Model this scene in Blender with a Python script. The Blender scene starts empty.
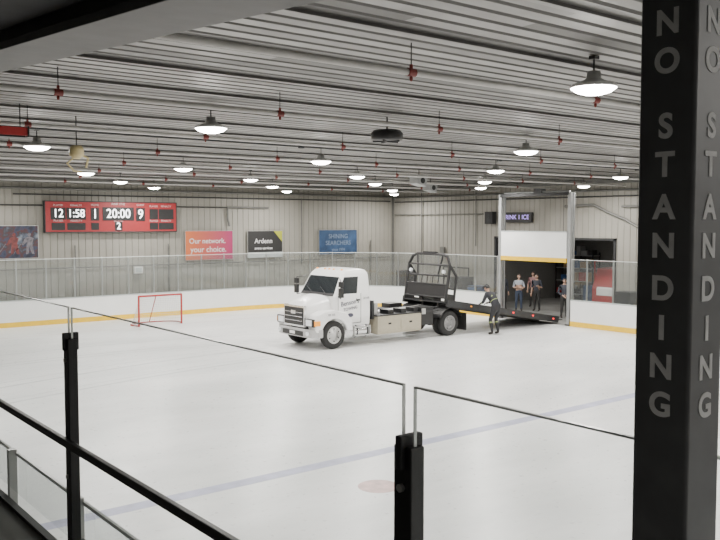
import bpy, bmesh, math, random
from mathutils import Vector, Matrix
random.seed(4)
sc = bpy.context.scene
COL = sc.collection

# ------------------------------------------------------------ materials
MATS = {}
def mat(name, col, rough=0.5, metal=0.0, emit=0.0, var=0.06, scale=6.0, bump=0.0, spec=0.5, ecol=None):
    if name in MATS: return MATS[name]
    m = bpy.data.materials.new(name); m.use_nodes = True
    nt = m.node_tree; b = nt.nodes['Principled BSDF']
    b.inputs['Roughness'].default_value = rough
    b.inputs['Metallic'].default_value = metal
    b.inputs['Specular IOR Level'].default_value = spec
    tc = nt.nodes.new('ShaderNodeTexCoord')
    n = nt.nodes.new('ShaderNodeTexNoise'); n.inputs['Scale'].default_value = scale; n.inputs['Detail'].default_value = 4
    nt.links.new(tc.outputs['Object'], n.inputs['Vector'])
    r = nt.nodes.new('ShaderNodeValToRGB')
    r.color_ramp.elements[0].position = 0.3; r.color_ramp.elements[1].position = 0.7
    r.color_ramp.elements[0].color = tuple(max(0, c*(1-var)) for c in col)+(1,)
    r.color_ramp.elements[1].color = tuple(min(1, c*(1+var)) for c in col)+(1,)
    nt.links.new(n.outputs['Fac'], r.inputs['Fac'])
    nt.links.new(r.outputs['Color'], b.inputs['Base Color'])
    if bump:
        bp = nt.nodes.new('ShaderNodeBump'); bp.inputs['Strength'].default_value = bump; bp.inputs['Distance'].default_value = 0.01
        nt.links.new(n.outputs['Fac'], bp.inputs['Height']); nt.links.new(bp.outputs['Normal'], b.inputs['Normal'])
    if emit:
        b.inputs['Emission Color'].default_value = tuple(ecol or col)+(1,)
        b.inputs['Emission Strength'].default_value = emit
    MATS[name] = m
    return m

def glassmat(name, tint=(0.95,0.98,0.97), haze=0.04, refl=0.35):
    m = bpy.data.materials.new(name); m.use_nodes = True
    nt = m.node_tree; nt.nodes.clear()
    out = nt.nodes.new('ShaderNodeOutputMaterial')
    t = nt.nodes.new('ShaderNodeBsdfTransparent'); t.inputs[0].default_value = tint+(1,)
    g = nt.nodes.new('ShaderNodeBsdfGlossy'); g.inputs['Roughness'].default_value = 0.03
    g.inputs['Color'].default_value = (.9,.9,.9,1)
    d = nt.nodes.new('ShaderNodeBsdfDiffuse'); d.inputs['Color'].default_value = (0.8,0.83,0.82,1)
    lw = nt.nodes.new('ShaderNodeLayerWeight'); lw.inputs['Blend'].default_value = .5
    pw = nt.nodes.new('ShaderNodeMath'); pw.operation='POWER'; pw.inputs[1].default_value = 3.5
    ml = nt.nodes.new('ShaderNodeMath'); ml.operation='MULTIPLY_ADD'; ml.inputs[1].default_value = refl; ml.inputs[2].default_value = .03
    nt.links.new(lw.outputs['Facing'], pw.inputs[0]); nt.links.new(pw.outputs[0], ml.inputs[0])
    m1 = nt.nodes.new('ShaderNodeMixShader'); m2 = nt.nodes.new('ShaderNodeMixShader')
    no = nt.nodes.new('ShaderNodeTexNoise'); no.inputs['Scale'].default_value = 1.5
    mm = nt.nodes.new('ShaderNodeMath'); mm.operation = 'MULTIPLY'; mm.inputs[1].default_value = haze*2
    nt.links.new(no.outputs['Fac'], mm.inputs[0]); nt.links.new(mm.outputs[0], m1.inputs['Fac'])
    nt.links.new(t.outputs[0], m1.inputs[1]); nt.links.new(d.outputs[0], m1.inputs[2])
    nt.links.new(ml.outputs[0], m2.inputs['Fac']); nt.links.new(m1.outputs[0], m2.inputs[1]); nt.links.new(g.outputs[0], m2.inputs[2])
    nt.links.new(m2.outputs[0], out.inputs[0])
    MATS[name] = m
    return m

def gradmat(name, c1, c2, x0, x1):
    m = bpy.data.materials.new(name); m.use_nodes = True
    nt = m.node_tree; b = nt.nodes['Principled BSDF']; b.inputs['Roughness'].default_value = .5
    tc = nt.nodes.new('ShaderNodeTexCoord'); sx = nt.nodes.new('ShaderNodeSeparateXYZ')
    mr = nt.nodes.new('ShaderNodeMapRange'); mr.inputs[1].default_value = x0; mr.inputs[2].default_value = x1
    r = nt.nodes.new('ShaderNodeValToRGB'); r.color_ramp.elements[0].color = c1+(1,); r.color_ramp.elements[1].color = c2+(1,)
    nt.links.new(tc.outputs['Object'], sx.inputs[0]); nt.links.new(sx.outputs['X'], mr.inputs[0])
    nt.links.new(mr.outputs[0], r.inputs[0]); nt.links.new(r.outputs[0], b.inputs['Base Color'])
    return m

WHITE = mat('white_paint', (.80,.80,.79), .3, var=.02)
BOARD = mat('board_white', (.84,.85,.84), .35, var=.03, scale=1.2)
YELLOW = mat('kickplate_yellow', (.85,.54,.02), .4, var=.06)
CAP = mat('board_cap', (.45,.48,.48), .4)
BLACK = mat('black_paint', (.012,.012,.013), .4, var=.2)
DARK = mat('dark_steel', (.035,.036,.038), .5, metal=.3, var=.2)
RUBBER = mat('tyre_rubber', (.018,.018,.018), .8, var=.2, bump=.2)
CHROME = mat('chrome', (.75,.75,.76), .15, metal=1.0, var=.03)
ALU = mat('aluminium', (.50,.50,.49), .35, metal=.8, var=.05)
STEEL = mat('galvanised_steel', (.34,.35,.35), .45, metal=.5, var=.08)
PIPE = mat('pipe_paint', (.46,.45,.43), .5, var=.08)
TBOX = mat('toolbox_aluminium', (.40,.365,.28), .45, metal=.2, var=.06)
RED = mat('red_paint', (.35,.02,.02), .35, var=.05)
AMBER = mat('amber_lens', (.9,.35,.02), .3, emit=.4)
REDL = mat('red_lens', (.9,.02,.02), .3, emit=4.0)
HEADL = mat('headlamp_lens', (.8,.82,.85), .08, var=.02)
WIN = mat('tinted_window', (.02,.024,.027), .05, var=.1)
GLASS = glassmat('clear_glass', (.94,.96,.955), .012, .25)
RGLASS = glassmat('rink_glass', (.74,.77,.765), .07, .5)
GEDGE = mat('glass_edge', (.80,.84,.82), .3, var=.03)
CEIL = mat('ceiling_foil', (.20,.195,.188), .42, metal=.35, var=.25, scale=.9)
CEIL2 = mat('ceiling_foil_dull', (.13,.127,.122), .5, metal=.3, var=.25, scale=.7)
CEIL3 = mat('ceiling_foil_bright', (.27,.265,.255), .4, metal=.4, var=.2, scale=1.1)
GROOVE_SHADE = mat('ceiling_groove_shade', (.05,.05,.048), .7, var=.1)  # shade between the ceiling ribs, put into the colour
PURLIN = mat('purlin_steel', (.15,.15,.14), .5, metal=.2, var=.1)
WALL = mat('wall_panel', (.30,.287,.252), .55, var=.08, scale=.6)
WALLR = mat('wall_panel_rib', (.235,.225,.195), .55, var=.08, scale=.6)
CONC = mat('concrete', (.20,.20,.19), .8, var=.12, scale=2, bump=.1)
SOFFIT = mat('soffit_unlit', (.02,.02,.021), .9, var=.2)  # near-black colour stands in for the unlit balcony ceiling
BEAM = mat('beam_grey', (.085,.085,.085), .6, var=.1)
COLM = mat('column_charcoal', (.10,.103,.108), .5, var=.15, scale=12)
LETTER = mat('letter_grey', (.66,.66,.66), .7, var=.12, scale=30)

# ------------------------------------------------------------ mesh builder
class B:
    def __init__(s): s.v=[]; s.f=[]; s.m=[]; s.s=[]; s.mats=[]; s.T=None
    def mi(s,m):
        if m not in s.mats: s.mats.append(m)
        return s.mats.index(m)
    def add(s, vs, fs, m, smooth=False):
        o=len(s.v)
        for p in vs:
            p=Vector(p)
            if s.T is not None: p=s.T@p
            s.v.append(tuple(p))
        mm = m if isinstance(m,list) else None
        for i,f in enumerate(fs):
            s.f.append([o+k for k in f]); s.m.append(s.mi(mm[i] if mm else m)); s.s.append(smooth)
    def box(s,x0,x1,y0,y1,z0,z1,m):
        vs=[(x,y,z) for z in (z0,z1) for y in (y0,y1) for x in (x0,x1)]
        s.add(vs,[(0,2,3,1),(4,5,7,6),(0,1,5,4),(2,6,7,3),(0,4,6,2),(1,3,7,5)],m)
    def cyl(s,p,q,r,m,seg=12,r2=None,smooth=True):
        p=Vector(p);q=Vector(q);d=(q-p).normalized(); r2=r if r2 is None else r2
        a=Vector((0,0,1)) if abs(d.z)<.9 else Vector((1,0,0))
        u=d.cross(a).normalized(); w=d.cross(u)
        vs=[];
        for c,rr in ((p,r),(q,r2)):
            for i in range(seg):
                t=2*math.pi*i/seg; vs.append(c+u*math.cos(t)*rr+w*math.sin(t)*rr)
        s.add(vs,[(i,(i+1)%seg,seg+(i+1)%seg,seg+i) for i in range(seg)],m,smooth)
        s.add(vs,[tuple(range(seg))[::-1],tuple(range(seg,2*seg))],m)
    def tube(s,pts,r,m,seg=8):
        for a,b in zip(pts,pts[1:]): s.cyl(a,b,r,m,seg)
        for a in pts[1:-1]: s.ell(a,(r,r,r),m,8,6)
    def ell(s,c,r,m,seg=16,rings=10,fn=None):
        vs=[];fs=[]
        for j in range(rings+1):
            ph=math.pi*j/rings
            for i in range(seg):
                t=2*math.pi*i/seg
                p=Vector((math.sin(ph)*math.cos(t),math.sin(ph)*math.sin(t),math.cos(ph)))
                if fn: p=fn(p)
                vs.append((c[0]+p.x*r[0],c[1]+p.y*r[1],c[2]+p.z*r[2]))
        for j in range(rings):
            for i in range(seg):
                k=(i+1)%seg
                fs.append((j*seg+i,(j+1)*seg+i,(j+1)*seg+k,j*seg+k))
        s.add(vs,fs,m,True)
    def lathe(s,prof,m,seg=24,o=(0,0,0),axis='z'):
        vs=[];fs=[];ms=[]
        n=len(prof)
        for (r,z) in prof:
            for i in range(seg):
                t=2*math.pi*i/seg;a=r*math.cos(t);b=r*math.sin(t)
                vs.append((o[0]+a,o[1]+b,o[2]+z) if axis=='z' else (o[0]+a,o[1]+z,o[2]+b))
        for j in range(n-1):
            for i in range(seg):
                k=(i+1)%seg; fs.append((j*seg+i,j*seg+k,(j+1)*seg+k,(j+1)*seg+i))
                ms.append(m[j] if isinstance(m,list) else m)
        s.add(vs,fs,ms,True)
    def prism(s,poly,axis,a,b,m):
        n=len(poly)
        def P(p,c):
            return {'y':(p[0],c,p[1]),'z':(p[0],p[1],c),'x':(c,p[0],p[1])}[axis]
        vs=[P(p,a) for p in poly]+[P(p,b) for p in poly]
        s.add(vs,[(i,(i+1)%n,n+(i+1)%n,n+i) for i in range(n)]+[tuple(range(n))[::-1],tuple(range(n,2*n))],m)
    def loft(s,rings,mf,closed=True,cap0=None,cap1=None,smooth=True):
        n=len(rings[0]);vs=[p for r in rings for p in r];fs=[];ms=[]
        for j in range(len(rings)-1):
            for i in range(n if closed else n-1):
                k=(i+1)%n; fs.append((j*n+i,j*n+k,(j+1)*n+k,(j+1)*n+i)); ms.append(mf(j,i))
        s.add(vs,fs,ms,smooth)
        if cap0: s.add(rings[0],[tuple(range(n))],cap0)
        if cap1: s.add(rings[-1],[tuple(range(n))],cap1)
    def build(s,name,parent=None,bevel=0,loc=None,rotz=None,seg=2,autosmooth=True):
        me=bpy.data.meshes.new(name); me.from_pydata(s.v,[],s.f)
        for m in s.mats: me.materials.append(m)
        me.polygons.foreach_set('material_index',s.m); me.polygons.foreach_set('use_smooth',s.s)
        bm=bmesh.new(); bm.from_mesh(me)
        bmesh.ops.recalc_face_normals(bm,faces=bm.faces); bm.to_mesh(me); bm.free()
        me.update()
        o=bpy.data.objects.new(name,me); COL.objects.link(o)
        if parent: o.parent=parent
        if loc: o.location=loc
        if rotz is not None: o.rotation_euler=(0,0,rotz)
        if bevel:
            md=o.modifiers.new('bevel','BEVEL'); md.width=bevel; md.segments=seg; md.limit_method='ANGLE'; md.angle_limit=math.radians(40)
        return o
def empty(name,loc=(0,0,0),rotz=0,parent=None):
    e=bpy.data.objects.new(name,None); COL.objects.link(e); e.location=loc; e.rotation_euler=(0,0,rotz); e.empty_display_size=.2
    if parent: e.parent=parent
    return e
def text(name,body,loc,size,m,parent=None,rot=(math.pi/2,0,0),ext=.002,sx=1,align='CENTER',bold=0.0):
    c=bpy.data.curves.new(name,'FONT'); c.body=body; c.size=size; c.extrude=ext; c.align_x=align; c.align_y='CENTER'; c.offset=bold
    c.materials.append(m)
    o=bpy.data.objects.new(name,c); COL.objects.link(o); o.location=loc; o.rotation_euler=rot; o.scale=(sx,1,1)
    if parent: o.parent=parent
    return o

# ------------------------------------------------------------ camera
H=4.2
yaw=math.radians(51.6); p=math.radians(3.31)
cam=bpy.data.cameras.new('camera'); co=bpy.data.objects.new('camera',cam); COL.objects.link(co)
cam.sensor_width=36; cam.lens=41.5; cam.clip_start=.05; cam.clip_end=200
co.location=(0,0,H)
d=Vector((math.cos(yaw)*math.cos(p),math.sin(yaw)*math.cos(p),-math.sin(p)))
co.rotation_euler=d.to_track_quat('-Z','Y').to_euler()
sc.camera=co

# ------------------------------------------------------------ room shell
XN,XF,YN,YF=1.62,27.35,-22.0,34.4       # boards
WX0,WX1,WY0,WY1=-5.0,30.5,-24.0,35.5    # walls
CH=6.0
R=7.0
def rpath(x0,x1,y0,y1,r,n=14):
    pts=[]
    for cx,cy,a0 in ((x1-r,y0+r,-90),(x1-r,y1-r,0),(x0+r,y1-r,90),(x0+r,y0+r,180)):
        for i in range(n+1):
            a=math.radians(a0+90*i/n); pts.append((cx+r*math.cos(a),cy+r*math.sin(a)))
    return pts
b=B(); b.box(WX0,38.2,WY0,WY1,-.25,-.02,CONC); b.build('floor')
# ice
ICE=bpy.data.materials.new('ice'); ICE.use_nodes=True
nt=ICE.node_tree; pb=nt.nodes['Principled BSDF']
tc=nt.nodes.new('ShaderNodeTexCoord'); n1=nt.nodes.new('ShaderNodeTexNoise'); n1.inputs['Scale'].default_value=.35; n1.inputs['Detail'].default_value=9
n1.inputs['Roughness'].default_value=.68
n2=nt.nodes.new('ShaderNodeTexNoise'); n2.inputs['Scale'].default_value=9; n2.inputs['Detail'].default_value=6
mp=nt.nodes.new('ShaderNodeMapping'); mp.inputs['Scale'].default_value=(.5,1.3,1); mp.inputs['Rotation'].default_value=(0,0,.25)
nt.links.new(tc.outputs['Object'],mp.inputs[0]); nt.links.new(mp.outputs[0],n1.inputs['Vector']); nt.links.new(tc.outputs['Object'],n2.inputs['Vector'])
rr=nt.nodes.new('ShaderNodeValToRGB'); rr.color_ramp.elements[0].position=.32; rr.color_ramp.elements[1].position=.66
rr.color_ramp.elements[0].color=(.66,.675,.675,1); rr.color_ramp.elements[1].color=(.88,.885,.88,1)
nt.links.new(n1.outputs['Fac'],rr.inputs[0]); nt.links.new(rr.outputs[0],pb.inputs['Base Color'])
mr=nt.nodes.new('ShaderNodeMapRange'); mr.inputs[3].default_value=.18; mr.inputs[4].default_value=.45
nt.links.new(n2.outputs['Fac'],mr.inputs[0]); nt.links.new(mr.outputs[0],pb.inputs['Roughness'])
pb.inputs['Specular IOR Level'].default_value=.4
ip=rpath(XN,XF,YN,YF,R)
b=B(); b.prism(ip,'z',-.02,0.0,ICE); b.build('floor_ice')
# ice markings
BLUE=mat('ice_blue_line',(.42,.43,.58),.4,var=.18,scale=3)
PINK=mat('ice_faded_red',(.64,.44,.42),.4,var=.18,scale=6)
GLINE=mat('ice_goal_line',(.68,.55,.55),.4,var=.1)
TRK=mat('ice_tyre_track',(.60,.615,.62),.45,var=.12,scale=3)
mk=empty('ice_markings')
b=B(); b.box(XN+.02,XF-.02,11.35,11.65,.0005,.002,BLUE); b.build('blue_line',mk)
b=B(); b.box(XN+3,XF-3,31.28,31.33,.0005,.002,GLINE); b.build('goal_line',mk)
b=B(); b.prism([(8.3+.33*math.cos(a*math.pi/16),10.0+.33*math.sin(a*math.pi/16)) for a in range(32)],'z',.0005,.002,PINK); b.build('faceoff_dot',mk)
b=B()
def strip(pts,w,m,z=.003):
    vs=[];fs=[]
    for i,q in enumerate(pts):
        a=Vector(pts[max(0,i-1)]);c=Vector(pts[min(len(pts)-1,i+1)]);dd=(c-a).normalized();nn=Vector((-dd.y,dd.x))*w/2
        vs+= [(q[0]+nn.x,q[1]+nn.y,z),(q[0]-nn.x,q[1]-nn.y,z)]
    for i in range(len(pts)-1): fs.append((2*i,2*i+1,2*i+3,2*i+2))
    b.add(vs,fs,m)
for off,w in ((0,.12),(.4,.05),(1.9,.12),(2.5,.05)):
    strip([(3+i*.9, 19.2+off+ 2.4*math.sin(i/13*1.57)) for i in range(14)],w,TRK)
for off in (0,1.7,2.1):
    strip([(3+i*1.1, 27.5-off-.05*(i-6)**2*.5) for i in range(14)],.07,TRK)
b.build('tyre_tracks',mk)

# corrugated walls
def rib_wall(name,axis,c,a0,a1,z0,z1,nrm,per=.30,opening=None):
    b=B()
    def seg(a0,a1,z0,z1):
        n=max(1,int((a1-a0)/per)); pp=(a1-a0)/n
        for i in range(n):
            s=a0+i*pp
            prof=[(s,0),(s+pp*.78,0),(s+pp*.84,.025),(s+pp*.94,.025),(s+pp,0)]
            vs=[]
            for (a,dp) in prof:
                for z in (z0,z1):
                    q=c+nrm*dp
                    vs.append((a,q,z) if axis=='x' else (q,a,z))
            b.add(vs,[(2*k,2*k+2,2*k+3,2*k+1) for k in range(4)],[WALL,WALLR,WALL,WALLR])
        bk=-nrm*.12
        lo,hi=sorted((c-nrm*.005,c+bk))
        if axis=='x': b.box(a0,a1,lo,hi,z0,z1,WALL)
        else: b.box(lo,hi,a0,a1,z0,z1,WALL)
    if opening:
        o0,o1,oz=opening
        seg(a0,o0,z0,z1); seg(o1,a1,z0,z1); seg(o0,o1,oz,z1)
    else: seg(a0,a1,z0,z1)
    return b.build(name)
rib_wall('wall_far','x',WY1,WX0,WX1,-.02,CH,-1)
rib_wall('wall_right','y',WX1,WY0,WY1,-.02,CH,-1,opening=(20.9,27.8,3.5))
b=B(); b.box(WX0-.15,WX0,WY0,WY1,-.02,CH,WALL); b.build('wall_left')
b=B(); b.box(WX0,WX1,WY0-.15,WY0,-.02,CH,WALL); b.build('wall_near')
b=B()
b.box(WX0,WX1,WY1-.22,WY1-.04,CH-.16,CH,PURLIN); b.box(WX1-.22,WX1-.04,WY0,WY1,CH-.16,CH,PURLIN)
b.build('trim_1')
b=B(); b.box(WX1-.12,WX1-.04,WY1-.12,WY1-.04,0,CH,PURLIN); b.build('trim_2')
b=B()  # opening frame
b.box(WX1-.08,WX1+.12,20.9,21.0,-.02,3.5,DARK); b.box(WX1-.08,WX1+.12,27.7,27.8,-.02,3.5,DARK); b.box(WX1-.08,WX1+.12,20.9,27.8,3.4,3.5,DARK)
b.box(WX1-.05,WX1+.1,23.15,23.4,-.02,3.4,STEEL)
b.build('door_1')
# ceiling
b=B(); per=.25; y=WY0
while y<WY1:
    prof=[(y,0),(y+.17,0),(y+.185,.035),(y+.23,.035),(y+.25,0)]
    c_=random.choice((CEIL,CEIL,CEIL,CEIL2,CEIL3))
    xs=[WX0]; 
    while xs[-1]<WX1: xs.append(min(WX1,xs[-1]+random.choice((4,6,8,11))))
    for xa,xb in zip(xs,xs[1:]):
        cc=c_ if random.random()<.7 else random.choice((CEIL,CEIL2,CEIL3))
        vs=[]
        for (a,dp) in prof:
            for x in (xa,xb): vs.append((x,a,CH+dp))
        b.add(vs,[(2*k,2*k+1,2*k+3,2*k+2) for k in range(4)],[cc,CEIL2,GROOVE_SHADE,CEIL2])  # grooves painted dark, since even bounce light barely shades the ribs
    y+=per
b.box(WX0,WX1,WY0,WY1,CH+.08,CH+.2,CEIL)
b.build('ceiling')
b=B(); y=WY0+1.4
while y<WY1-.5:
    b.box(WX0,WX1,y,y+.05,CH-.035,CH,CEIL2); b.box(WX0,WX1,y-.02,y+.05,CH-.041,CH-.035,CEIL3)
    y+=1.5
b.build('ceiling_purlins')

# garage behind right wall
GW=mat('garage_wall',(.14,.14,.13),.7)
b=B()
b.box(38,38.15,18.5,29.5,-.02,4,GW); b.box(30.62,38.15,18.35,18.5,-.02,4,GW); b.box(30.62,38.15,29.5,29.65,-.02,4,GW)
b.build('wall_garage')
b=B(); b.box(30.62,38.15,18.35,29.65,4,4.15,GW); b.build('ceiling_garage')
b=B(); b.box(37.9,37.99,24.8,25.8,-.02,2.1,STEEL); b.box(37.88,37.99,24.7,24.8,-.02,2.2,DARK); b.box(37.88,37.99,25.8,25.9,-.02,2.2,DARK); b.box(37.88,37.99,24.7,25.9,2.1,2.2,DARK)
b.cyl((37.86,24.9,1.0),(37.9,24.9,1.0),.03,CHROME); b.build('door_2')
BOXC=mat('cardboard',(.30,.20,.11),.8); BLUEP=mat('blue_plastic',(.03,.08,.20),.4)
e=empty('storage_shelf',(37.3,28.0,-.02)); b=B()
for x in (-.3,.3):
    for y_ in (-1.2,0,1.2): b.box(x-.025,x+.025,y_-.025,y_+.025,0,2.6,DARK)
for zz in (.3,1.0,1.7,2.4): b.box(-.32,.32,-1.22,1.22,zz,zz+.04,STEEL)
b.build('frame',e); b=B()
for zz in (.34,1.04,1.74,2.44):
    y_=-1.1
    while y_<.9:
        w_=random.uniform(.2,.45); b.box(-.25,.2,y_,y_+w_,zz,zz+random.uniform(.2,.5),random.choice((BOXC,BLUEP,STEEL,DARK,RED))); y_+=w_+.08
b.build('stored_boxes',e)
for loc in ((36.4,26.6,-.02),(36.9,24.3,-.02)):
    b=B(); b.lathe([(0,0),(.27,0),(.29,.03),(.29,.28),(.30,.30),(.29,.32),(.29,.58),(.30,.6),(.29,.62),(.29,.86),(.27,.9),(0,.9)],BLUEP,24); b.cyl((.12,0,.9),(.12,0,.93),.04,BLACK,10); b.build('plastic_barrel',loc=loc)
# equipment stored in the walkway behind the boards
def bench(loc,rz):
    b=B(); WOOD=mat('bench_wood',(.20,.12,.06),.6)
    for k in range(3): b.box(-1.2,1.2,-.2+k*.14,-.08+k*.14,.43,.47,WOOD)
    for k in range(2): b.box(-1.2,1.2,.24,.27,.6+k*.16,.72+k*.16,WOOD)
    for x in (-1,0,1): b.box(x-.03,x+.03,-.18,-.12,0,.43,DARK); b.box(x-.03,x+.03,.2,.26,0,.86,DARK); b.box(x-.03,x+.03,-.18,.26,.39,.43,DARK)
    b.build('wooden_bench',loc=loc,rotz=rz)
bench((29.9,31.5,-.02),-math.pi/2); bench((29.9,17.5,-.02),-math.pi/2)
def crate(loc,w,h,m):
    b=B(); b.box(-w/2,w/2,-w/2,w/2,.06,h,m)
    for z_ in (.06,h-.06): b.box(-w/2-.015,w/2+.015,-w/2-.015,w/2+.015,z_,z_+.05,DARK)
    for sx_ in (-1,1):
        for sy in (-1,1):
            b.cyl((sx_*w*.35,sy*w*.35-.02,.04),(sx_*w*.35,sy*w*.35+.02,.04),.04,BLACK,10); b.box(sx_*w/2-.02,sx_*w/2+.02,sy*w/2-.02,sy*w/2+.02,.06,h,DARK)
    b.box(-.1,.1,-w/2-.03,-w/2,h*.6,h*.66,CHROME); b.build('equipment_case',loc=loc)
crate((29.6,29.2,-.02),.8,1.5,DARK); crate((29.7,28.3,-.02),.6,1.1,BLUEP); crate((29.8,33.6,-.02),.7,1.6,DARK); crate((29.4,19.6,-.02),.7,1.4,DARK)
# folded spare net leaning against right wall
b=B(); b.tube([(0,-.9,0),(0,-.9,1.9),(0,.9,1.9),(0,.9,0)],.03,DARK); b.cyl((0,-.9,.8),(0,.9,.8),.02,DARK,8)
for k in range(12): y_=-.85+k*.155; b.cyl((0,y_,.02),(0,y_,1.9),.006,STEEL,4)
b.build('training_net_frame',loc=(30.2,30.2,-.02))
def area(name,loc,size,power,rot=(0,0,0),col=(1,.965,.91),parent=None,spread=None):
    l=bpy.data.lights.new(name,'AREA'); l.shape='DISK'; l.size=size; l.energy=power; l.color=col
    if spread: l.spread=spread
    o=bpy.data.objects.new(name,l); COL.objects.link(o); o.location=loc; o.rotation_euler=rot
    if parent: o.parent=parent
    return o
LENS=mat('lamp_lens',(1,.97,.9),.3,emit=45)
for i,(x,yy) in enumerate(((33.5,26),(35,22))):
    e=empty('garage_ceiling_light',(x,yy,3.88))
    b=B(); b.box(-.6,.6,-.1,.1,0,.1,WHITE); b.box(-.58,.58,-.08,.08,-.02,0,mat('batten_lens',(1,.98,.95),.4,emit=6)); b.build('lamp_batten',e,.01)
    area('lamp_light',(0,0,-.06),.5,45,parent=e)

# ------------------------------------------------------------ rink boards + glass
def build_boards():
    root=empty('dasher_boards')
    pts=rpath(XN,XF,YN,YF,R,n=10)
    path=[]
    n=len(pts)
    for i in range(n):
        a=Vector(pts[i]);c=Vector(pts[(i+1)%n]); L=(c-a).length
        k=max(1,round(L/1.2))
        for j in range(k): path.append(a.lerp(c,j/k))
    G0,G1=20.85,24.85
    newp=[]
    for q in path:
        if abs(q.x-XF)<.01 and abs(q.y-G0)<.61: q=Vector((XF,G0)) if not any(abs(z.y-G0)<1e-4 and abs(z.x-XF)<.01 for z in newp) else None
        elif abs(q.x-XF)<.01 and abs(q.y-G1)<.61: q=Vector((XF,G1)) if not any(abs(z.y-G1)<1e-4 and abs(z.x-XF)<.01 for z in newp) else None
        if q is not None: newp.append(q)
    path=newp; n=len(path)
    def nrm(i):
        a=path[i-1];c=path[(i+1)%n];t=(c-a).normalized(); return Vector((t.y,-t.x))
    N=[nrm(i) for i in range(n)]
    for i,q in enumerate(path):
        if abs(q.x-XF)<.01 and 14<q.y<27: N[i]=Vector((1,0))
    bb=B(); gg=B(); pp=B(); ge=B()
    def wallseg(i,z0,z1,d0,d1,m,bld):
        j=(i+1)%n
        a,c=path[i],path[j]
        vs=[]
        for z in (z0,z1):
            for q,nn in ((a,N[i]),(c,N[j])):
                for dd in (d0,d1):
                    s=q+nn*dd; vs.append((s.x,s.y,z))
        bld.add(vs,[(0,1,3,2),(4,6,7,5),(0,2,6,4),(1,5,7,3),(0,4,5,1),(2,3,7,6)],m)
    def sheet(i,z0,z1,dd,m,bld):
        j=(i+1)%n; a=path[i]+N[i]*dd; c=path[j]+N[j]*dd
        bld.add([(a.x,a.y,z0),(c.x,c.y,z0),(c.x,c.y,z1),(a.x,a.y,z1)],[(0,1,2,3)],m)
    for i in range(n):
        j=(i+1)%n
        mid=(path[i]+path[j])/2
        if abs(mid.x-XF)<.01 and G0<mid.y<G1: continue
        wallseg(i,.2,1.03,0,.12,BOARD,bb); wallseg(i,-.02,.2,-.012,.12,YELLOW,bb); wallseg(i,1.03,1.07,-.015,.14,CAP,bb)
        sheet(i,1.07,2.68,.056,RGLASS,gg); wallseg(i,2.68,2.70,.05,.065,GEDGE,ge)
    for i in range(n):
        q=path[i]+N[i]*.085
        if abs(q.x-XF)<.2 and G0+.1<path[i].y<G1-.1: continue
        pp.box(q.x-.025,q.x+.025,q.y-.025,q.y+.025,1.05,2.72,ALU)
    bb.build('board_panels',root); gg.build('glass_panes',root); pp.build('glass_posts',root); ge.build('glass_top_edge',root)
build_boards()

# ------------------------------------------------------------ lift gate
g=empty('vertical_lift_gate')
b=B()
for yy in (21.0,24.7):
    b.box(27.38,27.50,yy-.07,yy+.07,0,5.4,STEEL); b.box(27.50,27.56,yy-.02,yy+.02,0,5.4,DARK)
    b.box(27.34,27.54,yy-.12,yy+.12,-.02,.05,DARK); b.box(27.62,27.7,yy-.05,yy+.05,-.02,5.4,STEEL)
b.box(27.38,27.5,21.0,24.7,5.28,5.4,DARK); b.box(27.62,27.7,21.0,24.7,5.3,5.4,STEEL)
b.cyl((27.56,21.1,5.45),(27.56,24.6,5.45),.035,STEEL); b.box(27.45,27.75,22.5,22.9,5.4,5.6,DARK)
b.build('guide_posts',g,.006)
b=B()
b.box(27.36,27.48,21.1,24.6,2.72,3.78,BOARD); b.box(27.345,27.49,21.1,24.6,2.55,2.73,YELLOW); b.box(27.34,27.5,21.1,24.6,3.78,3.82,CAP)
b.build('raised_board_panel',g)
b=B()
for yy in (21.3,24.4):
    b.cyl((27.42,yy,3.8),(27.42,yy,5.35),.012,DARK,6)
b.build('lift_cables',g)

# ------------------------------------------------------------ lights
fix=B()
prof=[(0.0,.17),(.07,.17),(.08,.10),(.12,.07),(.23,.03),(.26,.0),(.25,-.01),(.2,.0)]
fix.lathe(prof,[ALU,ALU,ALU,ALU,WHITE,WHITE,WHITE],24)
fix.lathe([(.0,-.085),(.11,-.075),(.19,-.05),(.25,-.005)],LENS,24)
fix.cyl((0,0,.16),(0,0,.335),.010,DARK,8); fix.box(-.04,.04,-.04,.04,.30,.335,DARK)
fo=fix.build('fixture_src'); fme=fo.data; bpy.data.objects.remove(fo)
K=1.12
LP=[(6.83,4.97),(5.6,10.4),(12,10.2),(18.4,10.2),(24.8,10.2),(4.6,14.8),(10.5,14.6),(15.9,14.5),(21,14.3),(26.2,14.3),
    (9.3,18.7),(14.8,18.8),(20,18.7),(25.2,18.7),(3.8,18.7),(8.1,22),(13.3,22.2),(18.1,22),(23.3,22),
    (10.7,26),(16.5,26),(22.3,26),(13.5,29.6),(19.5,29.6),(25.5,29.6),(7,29.6),
    (13,5),(19.5,5),(26,5),(6,-1),(12.5,-1),(19,-1),(25.5,-1),(9,-8),(17,-8),(24,-8),(9,-16),(19,-16)]
for (x,yy) in LP:
    e=empty('ceiling_light',(x*K,yy*K,5.66))
    o=bpy.data.objects.new('fixture',fme); COL.objects.link(o); o.parent=e
    area('lamp_light',(0,0,-.10),.40,230,parent=e)

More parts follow.
